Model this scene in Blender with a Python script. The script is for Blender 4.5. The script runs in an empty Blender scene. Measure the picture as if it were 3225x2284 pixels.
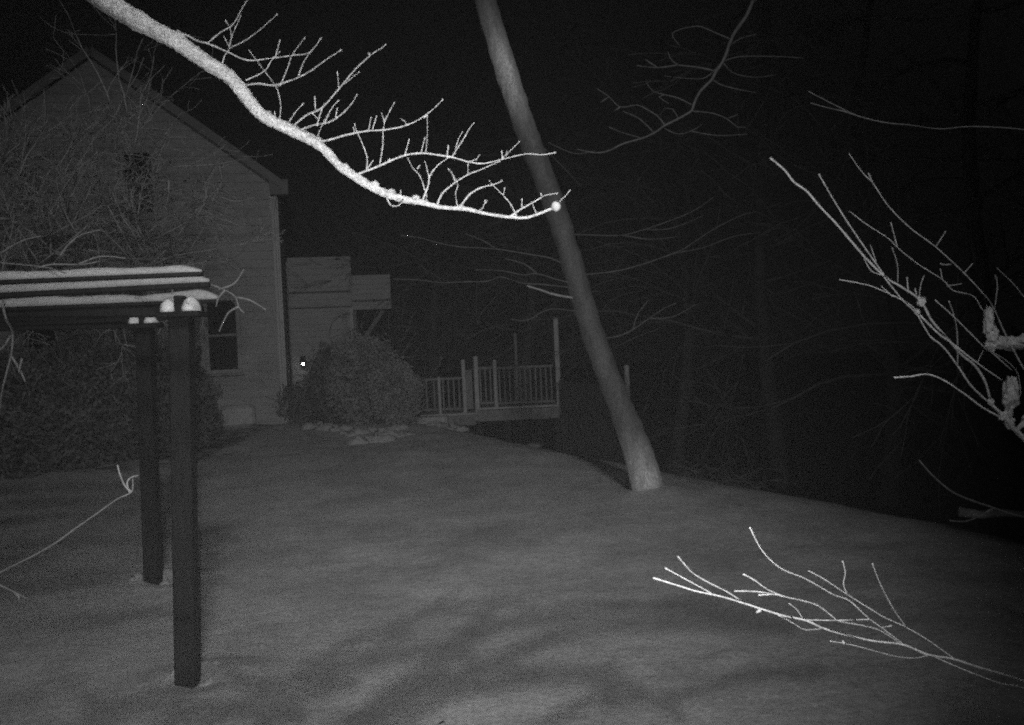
import bpy, math, random
from mathutils import Vector, Matrix, noise as mnoise

R = math.radians
scene = bpy.context.scene
col = scene.collection

# ------------------------------------------------------------------ camera, world, light, exposure
F = 2793.0                       # focal length in pixels of the 3225 px wide photograph
CX, CY = 1612.5, 1142.0
CAM = Vector((0, 0, 2.15))
roll, pitch = 0.045, 0.0251
fwd = Vector((0, math.cos(pitch), -math.sin(pitch)))
up0 = Vector((0, math.sin(pitch), math.cos(pitch)))
right = Vector((1, 0, 0)) * math.cos(roll) - up0 * math.sin(roll)
upv = Vector((1, 0, 0)) * math.sin(roll) + up0 * math.cos(roll)
cd = bpy.data.cameras.new('camera')
cd.sensor_width = 36.0
cd.lens = 36.0 * F / 3225.0
cd.clip_start = 0.02
cd.clip_end = 1000.0
cam = bpy.data.objects.new('camera', cd)
m = Matrix.Identity(4)
for i in range(3):
    m[i][0] = right[i]; m[i][1] = upv[i]; m[i][2] = -fwd[i]; m[i][3] = CAM[i]
cam.matrix_world = m
col.objects.link(cam)
scene.camera = cam

w = bpy.data.worlds.new('World')
scene.world = w
w.use_nodes = True
bg = w.node_tree.nodes['Background']
bg.inputs['Color'].default_value = (1, 1, 1, 1)
bg.inputs['Strength'].default_value = 0.0020       # night sky glow, infra-red: no colour

sd = bpy.data.lights.new('flood_lamp', 'SPOT')      # infra-red flood on the house wall behind the camera
sd.energy = 3350
sd.spot_size = R(55)
sd.spot_blend = 1.0
sd.shadow_soft_size = 0.7
flood = bpy.data.objects.new('flood_lamp', sd)
flood.location = (1.7, -6.0, 8.6)
flood.rotation_euler = (Vector((-4.4, 16.5, 0.3)) - Vector(flood.location)).to_track_quat('-Z', 'Y').to_euler()
col.objects.link(flood)

ld = bpy.data.lights.new('infrared_lamp', 'SPOT')   # the infra-red lamp beside the lens
ld.energy = 600
ld.spot_size = R(71)
ld.spot_blend = 1.0
ld.shadow_soft_size = 0.011
lamp = bpy.data.objects.new('infrared_lamp', ld)
lamp.location = CAM + Vector((-0.04, -0.06, -0.24))
lamp.rotation_euler = Vector((-0.06, 1, -0.02)).to_track_quat('-Z', 'Y').to_euler()
col.objects.link(lamp)

scene.view_settings.view_transform = 'Standard'
scene.view_settings.look = 'None'
scene.view_settings.exposure = 0.0
scene.view_settings.gamma = 1.0
scene.render.engine = 'CYCLES'
cy = scene.cycles
cy.use_denoising = False
cy.use_adaptive_sampling = True
cy.adaptive_threshold = 1.0
cy.adaptive_min_samples = 4
cy.pixel_filter_type = 'BLACKMAN_HARRIS'
cy.filter_width = 2.1
cy.sample_clamp_indirect = 0.2
cy.max_bounces = 4
cy.diffuse_bounces = 2

# ------------------------------------------------------------------ helpers
def P(px, py, Y):
    """the world point at distance Y in front of the camera seen at a photograph pixel"""
    d = fwd + right * ((px - CX) / F) - upv * ((py - CY) / F)
    return CAM + d * (Y / d.y)

def S(pix, Y):
    return pix * Y / F

def mat(name, base, rough=0.85, var=0.25, scale=8.0, stretch=(1, 1, 1), fine=0.0, fine_scale=120.0, bump=0.0, spec=0.2, metallic=0.0):
    mt = bpy.data.materials.new(name)
    mt.use_nodes = True
    nt = mt.node_tree
    b = nt.nodes['Principled BSDF']
    b.inputs['Roughness'].default_value = rough
    b.inputs['Metallic'].default_value = metallic
    b.inputs['Specular IOR Level'].default_value = spec
    tc = nt.nodes.new('ShaderNodeTexCoord')
    mp = nt.nodes.new('ShaderNodeMapping')
    mp.inputs['Scale'].default_value = stretch
    nt.links.new(tc.outputs['Object'], mp.inputs['Vector'])
    nz = nt.nodes.new('ShaderNodeTexNoise')
    nz.inputs['Scale'].default_value = scale
    nz.inputs['Detail'].default_value = 6
    nz.inputs['Roughness'].default_value = 0.65
    nt.links.new(mp.outputs['Vector'], nz.inputs['Vector'])
    mr = nt.nodes.new('ShaderNodeMapRange')
    mr.inputs['From Min'].default_value = 0.3
    mr.inputs['From Max'].default_value = 0.7
    mr.inputs['To Min'].default_value = base * (1 - var)
    mr.inputs['To Max'].default_value = base * (1 + var)
    nt.links.new(nz.outputs['Fac'], mr.inputs['Value'])
    out = mr.outputs['Result']
    if fine > 0:
        n2 = nt.nodes.new('ShaderNodeTexNoise')
        n2.inputs['Scale'].default_value = fine_scale
        n2.inputs['Detail'].default_value = 2
        nt.links.new(mp.outputs['Vector'], n2.inputs['Vector'])
        m2 = nt.nodes.new('ShaderNodeMapRange')
        m2.inputs['From Min'].default_value = 0.3
        m2.inputs['From Max'].default_value = 0.7
        m2.inputs['To Min'].default_value = 1 - fine
        m2.inputs['To Max'].default_value = 1 + fine
        nt.links.new(n2.outputs['Fac'], m2.inputs['Value'])
        mu = nt.nodes.new('ShaderNodeMath'); mu.operation = 'MULTIPLY'; mu.use_clamp = True
        nt.links.new(out, mu.inputs[0]); nt.links.new(m2.outputs['Result'], mu.inputs[1])
        out = mu.outputs[0]
    nt.links.new(out, b.inputs['Base Color'])
    if bump > 0:
        bp = nt.nodes.new('ShaderNodeBump')
        bp.inputs['Strength'].default_value = bump
        bp.inputs['Distance'].default_value = 0.02
        nt.links.new(nz.outputs['Fac'], bp.inputs['Height'])
        nt.links.new(bp.outputs['Normal'], b.inputs['Normal'])
    return mt

M = {
    'siding':  mat('painted_siding', 0.39, 0.7, 0.16, 1.2, (1, 1, 3), 0.22, 30),
    'siding2': mat('wing_siding', 0.43, 0.7, 0.10, 1.5, (1, 1, 3), 0.2, 30),
    'trim':    mat('painted_trim', 0.58, 0.6, 0.1, 4),
    'darktrim': mat('dark_trim', 0.08, 0.7, 0.2, 6),
    'roof':    mat('roof_shingle', 0.05, 0.95, 0.3, 14, (1, 1, 1), 0.3, 60),
    'glass':   mat('window_glass', 0.012, 0.12, 0.1, 2, spec=0.5),
    'darkwood': mat('stained_timber', 0.019, 0.8, 0.35, 7, (6, 6, 0.7), 0.2, 90, 0.3),
    'deckwood': mat('weathered_deck_wood', 0.27, 0.8, 0.3, 6, (3, 3, 1), 0.2, 60),
    'palewood': mat('pale_deck_post', 0.50, 0.8, 0.25, 6, (4, 4, 0.8), 0.2, 60),
    'fence':   mat('dark_fence_board', 0.04, 0.9, 0.4, 5, (5, 5, 0.5), 0.3, 50),
    'snow':    mat('snow_cap', 0.38, 0.9, 0.12, 9, (1, 1, 1), 0.1, 70, 0.4),
    'snowdome': mat('snow_dome', 0.85, 0.9, 0.12, 12, (1, 1, 1), 0.15, 80, 0.4),
    'bark_wood': mat('woodland_bark', 0.14, 0.9, 0.4, 2, (1, 1, 1), 0.3, 30),
    'snowclump': mat('snow_clump', 0.28, 0.9, 0.3, 40, (1, 1, 1), 0.3, 200, 0.6),
    'woodtrunk': mat('wood_trunk_bark', 0.075, 0.9, 0.4, 4),
    'rake': mat('grey_rake_board', 0.24, 0.8, 0.2, 4),
    'snowlump': mat('snow_lump', 0.44, 0.9, 0.25, 14, (1, 1, 1), 0.2, 90, 0.4),
    'bark_near': mat('near_bark', 0.45, 0.9, 0.30, 45, (1, 1, 1), 0.4, 220, 0.8),
    'bark_right': mat('right_bark', 0.24, 0.9, 0.3, 60, (1, 1, 1), 0.3, 260, 0.4),
    'bark_low': mat('low_branch_bark', 0.40, 0.9, 0.3, 60, (1, 1, 1), 0.3, 260, 0.4),
    'bark_far': mat('far_bark', 0.12, 0.9, 0.35, 9, (1, 1, 1), 0.3, 60),
    'bark_house': mat('thicket_bark', 0.33, 0.9, 0.4, 5, (1, 1, 1), 0.3, 60),
    'bark_trunk': mat('banded_trunk_bark', 0.36, 0.85, 0.25, 5, (2.5, 2.5, 0.6), 0.25, 40, 0.3, 0.5, 0.8),
    'vine':    mat('vine_bark', 0.20, 0.9, 0.3, 20),
    'leaf_dark': mat('dark_hedge_leaf', 0.14, 0.8, 0.5, 3),
    'leaf_mid': mat('shrub_leaf', 0.29, 0.8, 0.45, 3),
    'metal':   mat('grey_painted_metal', 0.5, 0.5, 0.15, 6),
    'stone':   mat('field_stone', 0.22, 0.9, 0.3, 10, bump=0.5),
    'black':   mat('black_metal', 0.02, 0.5, 0.2, 8),
}

def emis(name, strength):
    mt = bpy.data.materials.new(name); mt.use_nodes = True
    b = mt.node_tree.nodes['Principled BSDF']
    b.inputs['Base Color'].default_value = (0.8, 0.8, 0.8, 1)
    b.inputs['Emission Color'].default_value = (1, 1, 1, 1)
    b.inputs['Emission Strength'].default_value = strength
    return mt
M['bulb'] = emis('lit_bulb', 5.0)

class MB:
    def __init__(self):
        self.v = []; self.f = []; self.smooth = []
    def add(self, vs, fs, smooth=False):
        o = len(self.v)
        self.v += [tuple(p) for p in vs]
        for f in fs:
            self.f.append(tuple(i + o for i in f)); self.smooth.append(smooth)
    def box(self, c, sx, sy, sz, ax=None, bev=0.0):
        """axis-aligned (or in axes ax) box centred on c, with chamfered vertical and horizontal edges"""
        ex, ey, ez = ax or (Vector((1, 0, 0)), Vector((0, 1, 0)), Vector((0, 0, 1)))
        c = Vector(c)
        hx, hy, hz = sx / 2, sy / 2, sz / 2
        b = min(bev, hx * .45, hy * .45, hz * .45)
        if b <= 0:
            vs = [c + ex * (i * hx) + ey * (j * hy) + ez * (k * hz) for k in (-1, 1) for j in (-1, 1) for i in (-1, 1)]
            self.add(vs, [(0, 2, 3, 1), (4, 5, 7, 6), (0, 1, 5, 4), (2, 6, 7, 3), (0, 4, 6, 2), (1, 3, 7, 5)])
            return
        rings = []
        for z, q in ((-hz, b), (-hz + b, 0), (hz - b, 0), (hz, b)):
            X, Y = hx - q, hy - q
            k = b
            ring = [(-X + k, -Y), (X - k, -Y), (X, -Y + k), (X, Y - k), (X - k, Y), (-X + k, Y), (-X, Y - k), (-X, -Y + k)]
            rings.append([c + ex * x + ey * y + ez * z for x, y in ring])
        vs = [p for r_ in rings for p in r_]
        fs = [tuple(range(7, -1, -1)), tuple(range(24, 32))]
        for a in range(3):
            for i in range(8):
                j = (i + 1) % 8
                fs.append((a * 8 + i, a * 8 + j, a * 8 + 8 + j, a * 8 + 8 + i))
        self.add(vs, fs)
    def beam(self, p, q, wx, wz, bev=0.006):
        """rectangular bar from p to q"""
        p, q = Vector(p), Vector(q)
        d = (q - p); L = d.length; d.normalize()
        ref = Vector((0, 0, 1)) if abs(d.z) < 0.9 else Vector((0, 1, 0))
        s = d.cross(ref).normalized(); t = s.cross(d)
        self.box((p + q) / 2, L, wx, wz, (d, s, t), bev)
    def tube(self, pts, rad, n=7, rough=0.0, seed=0, capround=True):
        pts = [Vector(p) for p in pts]
        if len(pts) < 2: return
        d = (pts[1] - pts[0]).normalized()
        ref = Vector((0, 0, 1)) if abs(d.z) < 0.8 else Vector((1, 0, 0))
        s = d.cross(ref).normalized()
        vs = []; fs = []
        for i, p in enumerate(pts):
            a = pts[max(i - 1, 0)]; b = pts[min(i + 1, len(pts) - 1)]
            d = (b - a)
            if d.length < 1e-9: d = Vector((0, 0, 1))
            d.normalize()
            s = (s - d * s.dot(d))
            if s.length < 1e-6: s = d.orthogonal()
            s.normalize()
            t = d.cross(s)
            for k in range(n):
                an = 2 * math.pi * k / n
                rr = rad[i]
                if rough:
                    rr *= 1 + rough * mnoise.noise(Vector((p.x, p.y, p.z)) * 14 + Vector((math.cos(an), math.sin(an), seed * 3.7)))
                vs.append(p + (s * math.cos(an) + t * math.sin(an)) * rr)
        m_ = len(pts)
        for i in range(m_ - 1):
            for k in range(n):
                k2 = (k + 1) % n
                fs.append((i * n + k, i * n + k2, (i + 1) * n + k2, (i + 1) * n + k))
        vs.append(pts[0]); vs.append(pts[-1] + (pts[-1] - pts[-2]).normalized() * rad[-1] * (0.7 if capround else 0))
        a0, a1 = m_ * n, m_ * n + 1
        for k in range(n):
            k2 = (k + 1) % n
            fs.append((a0, k2, k)); fs.append((a1, (m_ - 1) * n + k, (m_ - 1) * n + k2))
        self.add(vs, fs, True)
    def blob(self, c, rx, ry, rz, rough=0.15, seed=0, nu=14, nv=9, freq=2.0, flat=None):
        c = Vector(c); vs = []; fs = []
        for j in range(nv + 1):
            th = math.pi * j / nv
            for i in range(nu):
                ph = 2 * math.pi * i / nu
                d = Vector((math.sin(th) * math.cos(ph), math.sin(th) * math.sin(ph), math.cos(th)))
                q = 1 + rough * mnoise.noise(d * freq + Vector((seed * 5.1, seed * 2.3, seed)))
                z = d.z * rz * q
                if flat is not None and z < flat * rz: z = flat * rz
                vs.append(c + Vector((d.x * rx * q, d.y * ry * q, z)))
        for j in range(nv):
            for i in range(nu):
                i2 = (i + 1) % nu
                fs.append((j * nu + i, (j + 1) * nu + i, (j + 1) * nu + i2, j * nu + i2))
        self.add(vs, fs, True)
    def build(self, name, material, parent=None):
        me = bpy.data.meshes.new(name)
        me.from_pydata(self.v, [], self.f)
        me.polygons.foreach_set('use_smooth', self.smooth)
        me.materials.append(material)
        me.update()
        o = bpy.data.objects.new(name, me)
        col.objects.link(o)
        if parent is not None:
            o.parent = parent
            o.matrix_parent_inverse = Matrix.Translation(-parent.location)
        return o

def tag(o, label=None, cat=None, group=None, kind=None):
    if label: o['label'] = label
    if cat: o['category'] = cat
    if group: o['group'] = group
    if kind: o['kind'] = kind
    return o

def thing(name, label, cat, loc, group=None):
    o = bpy.data.objects.new(name, None)
    o.empty_display_size = 0.2
    o.location = loc
    col.objects.link(o)
    return tag(o, label, cat, group)

def smooth_path(pts, step):
    """Catmull-Rom through tuples of any length"""
    out = []
    n = len(pts)
    for i in range(n - 1):
        p0 = pts[max(i - 1, 0)]; p1 = pts[i]; p2 = pts[i + 1]; p3 = pts[min(i + 2, n - 1)]
        L = math.hypot(p2[0] - p1[0], p2[1] - p1[1])
        k = max(1, int(L / step))
        for j in range(k):
            t = j / k
            out.append(tuple(0.5 * ((2 * b) + (-a + c) * t + (2 * a - 5 * b + 4 * c - d) * t * t + (-a + 3 * b - 3 * c + d) * t ** 3)
                             for a, b, c, d in zip(p0, p1, p2, p3)))
    out.append(tuple(pts[-1]))
    return out

class Spray:
    """branches with one shared record of where wood already runs, so that each twig starts on its parent"""
    def __init__(self, zoom, d0, seed, drift=0.25, slope=None, wscale=1.0):
        self.ox, self.oy, self.s = zoom
        self.d0 = d0; self.rng = random.Random(seed); self.rec = []; self.drift = drift; self.slope = slope; self.ws = wscale
    def zoom(self, z):
        self.ox, self.oy, self.s = z
    def depth_at(self, x, y, lim=26):
        best = None
        for (a, b, d) in self.rec:
            q = math.hypot(a - x, b - y)
            if best is None or q < best[0]: best = (q, d)
        return best[1] if best and best[0] < lim else None
    def line(self, mb, pts, w0, w1, bud=0.0, step=9, knob=0.12, widths=None, n=7, d_start=None):
        full = [(self.ox + x * self.s, self.oy + y * self.s) for x, y in pts]
        da = self.depth_at(*full[0]); db = self.depth_at(*full[-1])
        flip = da is None and db is not None
        if flip:
            full = full[::-1]; da = db; w0, w1 = w1, w0
        da = da if da is not None else (d_start or self.d0)
        dl = self.rng.uniform(-1, 1) * self.drift
        tot = sum(math.hypot(b[0] - a[0], b[1] - a[1]) for a, b in zip(full, full[1:])) or 1
        acc = 0; q = []
        wl = widths or [w0 + (w1 - w0) * i / (len(full) - 1) for i in range(len(full))]
        for i, p in enumerate(full):
            if i: acc += math.hypot(p[0] - full[i - 1][0], p[1] - full[i - 1][1])
            t = acc / tot
            d = self.slope(p[0], p[1]) if (self.slope and widths) else da + dl * t * min(1, tot / 350)
            q.append((p[0], p[1], d, wl[i] * self.s * self.ws))
        sp = smooth_path(q, step)
        self.rec += [(a[0], a[1], a[2]) for a in sp]
        P3 = []; rr = []
        for i, (x, y, d, wd) in enumerate(sp):
            k = self.rng.uniform(-0.3, 0.3) if 0 < i < len(sp) - 1 else 0
            P3.append(P(x + k, y + k * 0.7, d))
            rr.append(max(0.4, wd) / 2 / F * d * (1 + knob * self.rng.uniform(-1, 1)))
        if bud and not flip or bud and flip:
            rr[-1] *= 1 + bud; rr[-2] *= 1 + bud * 0.7
        mb.tube(P3, rr, n, 0.12, self.rng.random() * 50)

def grow(mb, p, d, L, r, depth, rng, spread=0.6, droop=0.0, seg=5, kids=(2, 4), n=5, rmin=0.003):
    pts = [Vector(p)]; rad = [r]
    d = Vector(d).normalized()
    for i in range(seg):
        d = (d + Vector((rng.uniform(-1, 1), rng.uniform(-1, 1), rng.uniform(-1, 1) - droop)) * 0.22).normalized()
        pts.append(pts[-1] + d * (L / seg))
        rad.append(max(rmin, r * (1 - 0.62 * (i + 1) / seg)))
    mb.tube(pts, rad, n if depth > 0 else 4)
    if depth <= 0: return
    for k in range(rng.randint(*kids)):
        i = rng.randint(1, seg)
        nd = (d * rng.uniform(0.5, 1) + Vector((rng.uniform(-1, 1), rng.uniform(-1, 1), rng.uniform(-0.7, 1) - droop)) * spread).normalized()
        grow(mb, pts[i], nd, L * rng.uniform(0.45, 0.75), max(rmin, rad[i] * 0.62), depth - 1, rng, spread, droop, seg, kids, n, rmin)

# ------------------------------------------------------------------ terrain
CREST = [(-40, 27), (-12, 26), (-4.4, 23.5), (-2.5, 21.0), (-0.4, 17.3), (1.6, 14.1), (3.4, 11.5), (4.5, 9.6), (5.1, 8.0), (5.6, 5), (6.0, -20)]
def crest_dist(x, y):
    """plan distance outside the edge of the lawn (negative on the lawn)"""
    best = 1e9; sgn = 1
    for (ax, ay), (bx, by) in zip(CREST, CREST[1:]):
        vx, vy = bx - ax, by - ay
        t = max(0, min(1, ((x - ax) * vx + (y - ay) * vy) / (vx * vx + vy * vy)))
        dx, dy = x - ax - vx * t, y - ay - vy * t
        q = math.hypot(dx, dy)
        if q < best:
            best = q; sgn = 1 if (vx * dy - vy * dx) > 0 else -1
    return best * sgn
POSTS = [(-2.12, 5.8, 0.10), (-3.38, 8.4, 0.10)]
def ground(x, y):
    z = 0.43 * max(0, min(1, (y - 7) / 13)) ** 1.3
    s = crest_dist(x, y)
    q = s + 0.8
    if q > 0: z -= min(6.5, 0.42 * q * q / (q + 1.6))
    k = 1.0 if y < 26 else 0.4
    z += k * (0.045 * mnoise.noise(Vector((x * 0.45, y * 0.45, 3))) + 0.022 * mnoise.noise(Vector((x * 1.3, y * 1.3, 7))) + 0.010 * mnoise.noise(Vector((x * 3.3, y * 3.3, 1))))
    if 9 < y < 13:
        z += 0.13 * math.exp(-(((x - 1.80) / 0.42) ** 2 + ((y - 11.2) / 0.42) ** 2))
    if 13 < y < 22 and -6 < x < 0.6:
        z += 0.05 * mnoise.noise(Vector((x * 2.6, y * 2.6, 5))) * min(1, (y - 13) / 5)
    if y < 10 and x < 0:
        for (px, py, a) in POSTS:
            dx, dy = x - px, y - py
            rr = math.hypot(dx, dy)
            if rr < 1.2:
                z += 0.05 * math.exp(-((rr - 0.27) / 0.10) ** 2) * (0.6 + 0.4 * mnoise.noise(Vector((dx * 6, dy * 6, 2)))) * (1.1 if dy > -0.05 else 0.45)
                z -= 0.05 * math.exp(-(rr / 0.17) ** 2)
    return z

def on_ground(px, py):
    d = P(px, py, 1.0) - CAM
    t = 1.0
    for _ in range(400):
        p = CAM + d * t
        if p.z <= ground(p.x, p.y): break
        t += 0.05
    return p
def axis(segs):
    out = [segs[0][0]]
    for a, b, st in segs:
        n = max(1, round((b - a) / st))
        out += [a + (b - a) * (i + 1) / n for i in range(n)]
    return out
xs = axis([(-160, -40, 20), (-40, -14, 1.6), (-14, -4.2, 0.3), (-4.2, -1.4, 0.07), (-1.4, 6.5, 0.16), (6.5, 16, 0.6), (16, 40, 3), (40, 160, 20)])
ys = axis([(-30, 0, 3), (0, 3, 0.3), (3, 9, 0.08), (9, 25, 0.22), (25, 40, 1.2), (40, 80, 5), (80, 260, 30)])
gm = MB()
vs = [(x, y, ground(x, y)) for y in ys for x in xs]
nx = len(xs)
fs = [(j * nx + i, j * nx + i + 1, (j + 1) * nx + i + 1, (j + 1) * nx + i) for j in range(len(ys) - 1) for i in range(nx - 1)]
gm.add(vs, fs, True)

def ground_mat():
    mt = bpy.data.materials.new('snowy_ground'); mt.use_nodes = True
    nt = mt.node_tree; b = nt.nodes['Principled BSDF']
    b.inputs['Roughness'].default_value = 0.95
    b.inputs['Specular IOR Level'].default_value = 0.05
    N = nt.nodes.new; Lk = nt.links.new
    tc = N('ShaderNodeTexCoord')
    at = N('ShaderNodeAttribute'); at.attribute_name = 'snow'
    def nz(scale, det=5, rough=0.6, st=(1, 1, 1)):
        mp = N('ShaderNodeMapping'); mp.inputs['Scale'].default_value = st
        Lk(tc.outputs['Object'], mp.inputs['Vector'])
        n = N('ShaderNodeTexNoise'); n.inputs['Scale'].default_value = scale; n.inputs['Detail'].default_value = det; n.inputs['Roughness'].default_value = rough
        Lk(mp.outputs['Vector'], n.inputs['Vector'])
        return n.outputs['Fac']
    def mr(v, a, b_, c, d):
        q = N('ShaderNodeMapRange')
        for k, x in zip(('From Min', 'From Max', 'To Min', 'To Max'), (a, b_, c, d)): q.inputs[k].default_value = x
        Lk(v, q.inputs['Value']); return q.outputs['Result']
    def math_(op, a, b_, clamp=False):
        q = N('ShaderNodeMath'); q.operation = op; q.use_clamp = clamp
        for i, x in enumerate((a, b_)):
            if isinstance(x, (int, float)): q.inputs[i].default_value = x
            else: Lk(x, q.inputs[i])
        return q.outputs[0]
    big = mr(nz(0.9, 5, 0.65), 0.32, 0.68, 0.72, 1.18)
    mid = mr(nz(4.5, 6), 0.3, 0.7, 0.88, 1.12)
    fine = mr(nz(30, 4, 0.75), 0.3, 0.7, 0.70, 1.28)
    snow = math_('MULTIPLY', math_('MULTIPLY', math_('MULTIPLY', 0.58, big), mid), fine)
    litter = math_('MULTIPLY', mr(nz(6, 6, 0.7), 0.35, 0.7, 0.025, 0.09), 1.0)
    msk = math_('ADD', at.outputs['Fac'], mr(nz(1.6, 6, 0.7), 0.25, 0.75, -0.35, 0.35))
    msk = mr(msk, 0.35, 0.65, 0, 1)
    mx = N('ShaderNodeMix'); mx.data_type = 'FLOAT'
    Lk(msk, mx.inputs[0]); Lk(litter, mx.inputs[2]); Lk(snow, mx.inputs[3])
    Lk(mx.outputs[0], b.inputs['Base Color'])
    bp = N('ShaderNodeBump'); bp.inputs['Strength'].default_value = 0.5; bp.inputs['Distance'].default_value = 0.03
    Lk(nz(9, 6, 0.65), bp.inputs['Height']); Lk(bp.outputs['Normal'], b.inputs['Normal'])
    return mt
go = gm.build('ground', ground_mat())
tag(go, 'snow covered lawn that drops away into dark woodland on the right', kind='structure')
at = go.data.attributes.new('snow', 'FLOAT', 'POINT')
def snowiness(x, y):
    v = 1 - max(0, min(1, (crest_dist(x, y) + 0.6) / 2.2))
    if x < -5 and y > 13:                       # thin snow under the hedge by the house
        v = min(v, 1 - max(0, min(1, (y - 13.6) / 2.4)) * 0.55 * max(0, min(1, (-4.9 - x) / 0.8)))
    return v
at.data.foreach_set('value', [snowiness(x, y) for y in ys for x in xs])

# ------------------------------------------------------------------ house
HY = 12
ex = Vector((math.cos(R(HY)), math.sin(R(HY)), 0)); ey = Vector((-math.sin(R(HY)), math.cos(R(HY)), 0)); ez = Vector((0, 0, 1))
HB = Vector((-5.39, 20.9, 0.30))
def H(x, y, z): return HB + ex * x + ey * y + ez * z
W_, D_, ZE, ZA = 7.6, 10.5, 5.78, 8.64
house = thing('house', 'tall gabled house with pale clapboard siding behind the pergola', 'house', HB)
def clap(mb, u0, u1f, z0, z1, fn, course=0.20, lip=0.034):
    """lap boards on a wall: fn(u, out, z) -> point; u range may vary with z"""
    z = z0
    while z < z1 - 1e-4:
        zt = min(z1, z + course)
        a0, b0 = u1f(z); a1, b1 = u1f(zt)
        vs = [fn(a0, lip, z), fn(b0, lip, z), fn(b1, 0.001, zt), fn(a1, 0.001, zt), fn(a0, 0.0, z), fn(b0, 0.0, z)]
        mb.add(vs, [(0, 1, 2, 3), (4, 5, 1, 0)])
        z = zt
wall = MB()
def gable_u(z):
    if z <= ZE: return (-W_, 0)
    t = (z - ZE) / (ZA - ZE)
    return (-W_ + W_ / 2 * t, -W_ / 2 * t)
clap(wall, 0, gable_u, 0, ZA, lambda u, o, z: H(u, -o, z))
clap(wall, 0, lambda z: (0, D_), 0, ZE, lambda u, o, z: H(o, u, z))
wall.add([H(-W_, 0, 0), H(-W_, D_, 0), H(-W_, D_, ZE), H(-W_, 0, ZE), H(0, D_, 0), H(0, D_, ZE), H(-W_ / 2, D_, ZA)],
         [(0, 3, 2, 1), (1, 2, 6, 5, 4)])
wall.build('wall', M['siding'], house)
rf = MB()
ov, th = 0.22, 0.14
sl = (ZA - ZE) / (W_ / 2)
for sgn in (1, -1):
    xe = (W_ / 2 + ov)
    pr = [(0, ZA + 0.02), (xe, ZA + 0.02 - sl * xe), (xe, ZA + 0.02 + th - sl * xe), (0, ZA + 0.02 + th)]
    pts = [H(-W_ / 2 + sgn * x, yy, z) for yy in (-0.25, D_ + 0.25) for x, z in pr]
    fsx = [(0, 1, 2, 3), (7, 6, 5, 4), (0, 4, 5, 1), (1, 5, 6, 2), (2, 6, 7, 3)]
    rf.add(pts, fsx)
roof = rf.build('roof', M['roof'], house)
rk = MB()
for sgn in (1, -1):
    xe = W_ / 2 + ov
    a = H(-W_ / 2, -0.27, ZA + 0.06); b = H(-W_ / 2 + sgn * xe, -0.27, ZA + 0.06 - sl * xe)
    rk.beam(a, b, 0.03, 0.19)
rk.box(H(ov * 0.55, -0.12, ZE - 0.13), 0.42, 0.3, 0.36, (ex, ey, ez), 0.02)
rk.build('rake_board', M['rake'], roof)
ct = MB(); ct.box(H(-0.045, -0.045, ZE / 2 - 0.1), 0.14, 0.04, ZE - 0.25, (ex, ey, ez), 0.006)
ct.box(H(0.047, 0.05, ZE / 2 - 0.1), 0.04, 0.15, ZE - 0.25, (ex, ey, ez), 0.006)
ct.build('corner_board', M['trim'], house)
ds = MB(); ds.tube([H(0.02, -0.09, ZE - 0.3), H(-0.06, -0.10, ZE - 0.7), H(-0.06, -0.10, 1.2), H(-0.06, -0.10, 0.15)], [0.045] * 4, 8)
ds.build('downspout', M['trim'], house)
def window(parent, fn, x0, x1, z0, z1, trim):
    """double hung window; fn(x, out, z)"""
    fr = MB(); t = 0.09
    cxs = [((x0 + x1) / 2, z1 - t / 2, x1 - x0, t), ((x0 + x1) / 2, z0 + t / 2, x1 - x0, t),
           (x0 + t / 2, (z0 + z1) / 2, t, z1 - z0 - 2 * t), (x1 - t / 2, (z0 + z1) / 2, t, z1 - z0 - 2 * t)]
    for (a, b, sx, sz) in cxs: fr.box(fn(a, 0.072, b), sx, 0.08, sz, (ex, ey, ez), 0.008)
    wn = fr.build('window', trim, parent)
    sa = MB(); sa.box(fn((x0 + x1) / 2, 0.066, (z0 + z1) / 2), x1 - x0 - 2 * t - 0.004, 0.035, 0.055, (ex, ey, ez), 0.005)
    sa.build('sash_rail', trim, wn)
    si = MB(); si.box(fn((x0 + x1) / 2, 0.10, z0 - 0.025), x1 - x0 + 0.1, 0.15, 0.04, (ex, ey, ez), 0.006)
    si.build('window_sill', trim, wn)
    pn = MB()
    pn.box(fn((x0 + x1) / 2, 0.046, (z0 + z1) / 2), x1 - x0 - 2 * t - 0.006, 0.01, z1 - z0 - 2 * t - 0.006, (ex, ey, ez))
    pn.build('pane', M['glass'], wn)
    return wn
hf = lambda x, o, z: H(x, -o, z)
window(house, hf, -1.72, -0.92, 1.38, 3.15, M['siding'])
window(house, hf, -3.34, -2.58, 5.0, 6.55, M['siding'])
window(house, hf, -5.6, -4.8, 1.38, 3.15, M['siding'])

# wing of the house set back on the right, and its jettied bay
wing = MB()
wz0, wz1 = -0.2, 4.36
x0, x1, yf = 0.10, 1.79, 3.3
clap(wing, 0, lambda z: (x0, x1), wz0, wz1, lambda u, o, z: H(u, yf - o, z), 0.17)
wing.add([H(0, yf + 1.2, wz0), H(x0, yf + 1.2, wz0), H(x0, yf + 1.2, wz1), H(0, yf + 1.2, wz1), H(x0, yf, wz0), H(x0, yf, wz1)], [(0, 1, 2, 3), (1, 4, 5, 2)])
wing.add([H(x1, yf, wz0), H(x1, yf + 4, wz0), H(x1, yf + 4, wz1), H(x1, yf, wz1), H(x0, yf, wz1), H(x0, yf + 4, wz1)], [(0, 1, 2, 3), (3, 2, 5, 4)])
wg = wing.build('side_wing', M['siding2'], house)
tr = MB()
tr.box(H((x0 + x1) / 2, yf - 0.045, 3.40), x1 - x0 - 0.02, 0.03, 0.035, (ex, ey, ez))
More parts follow.
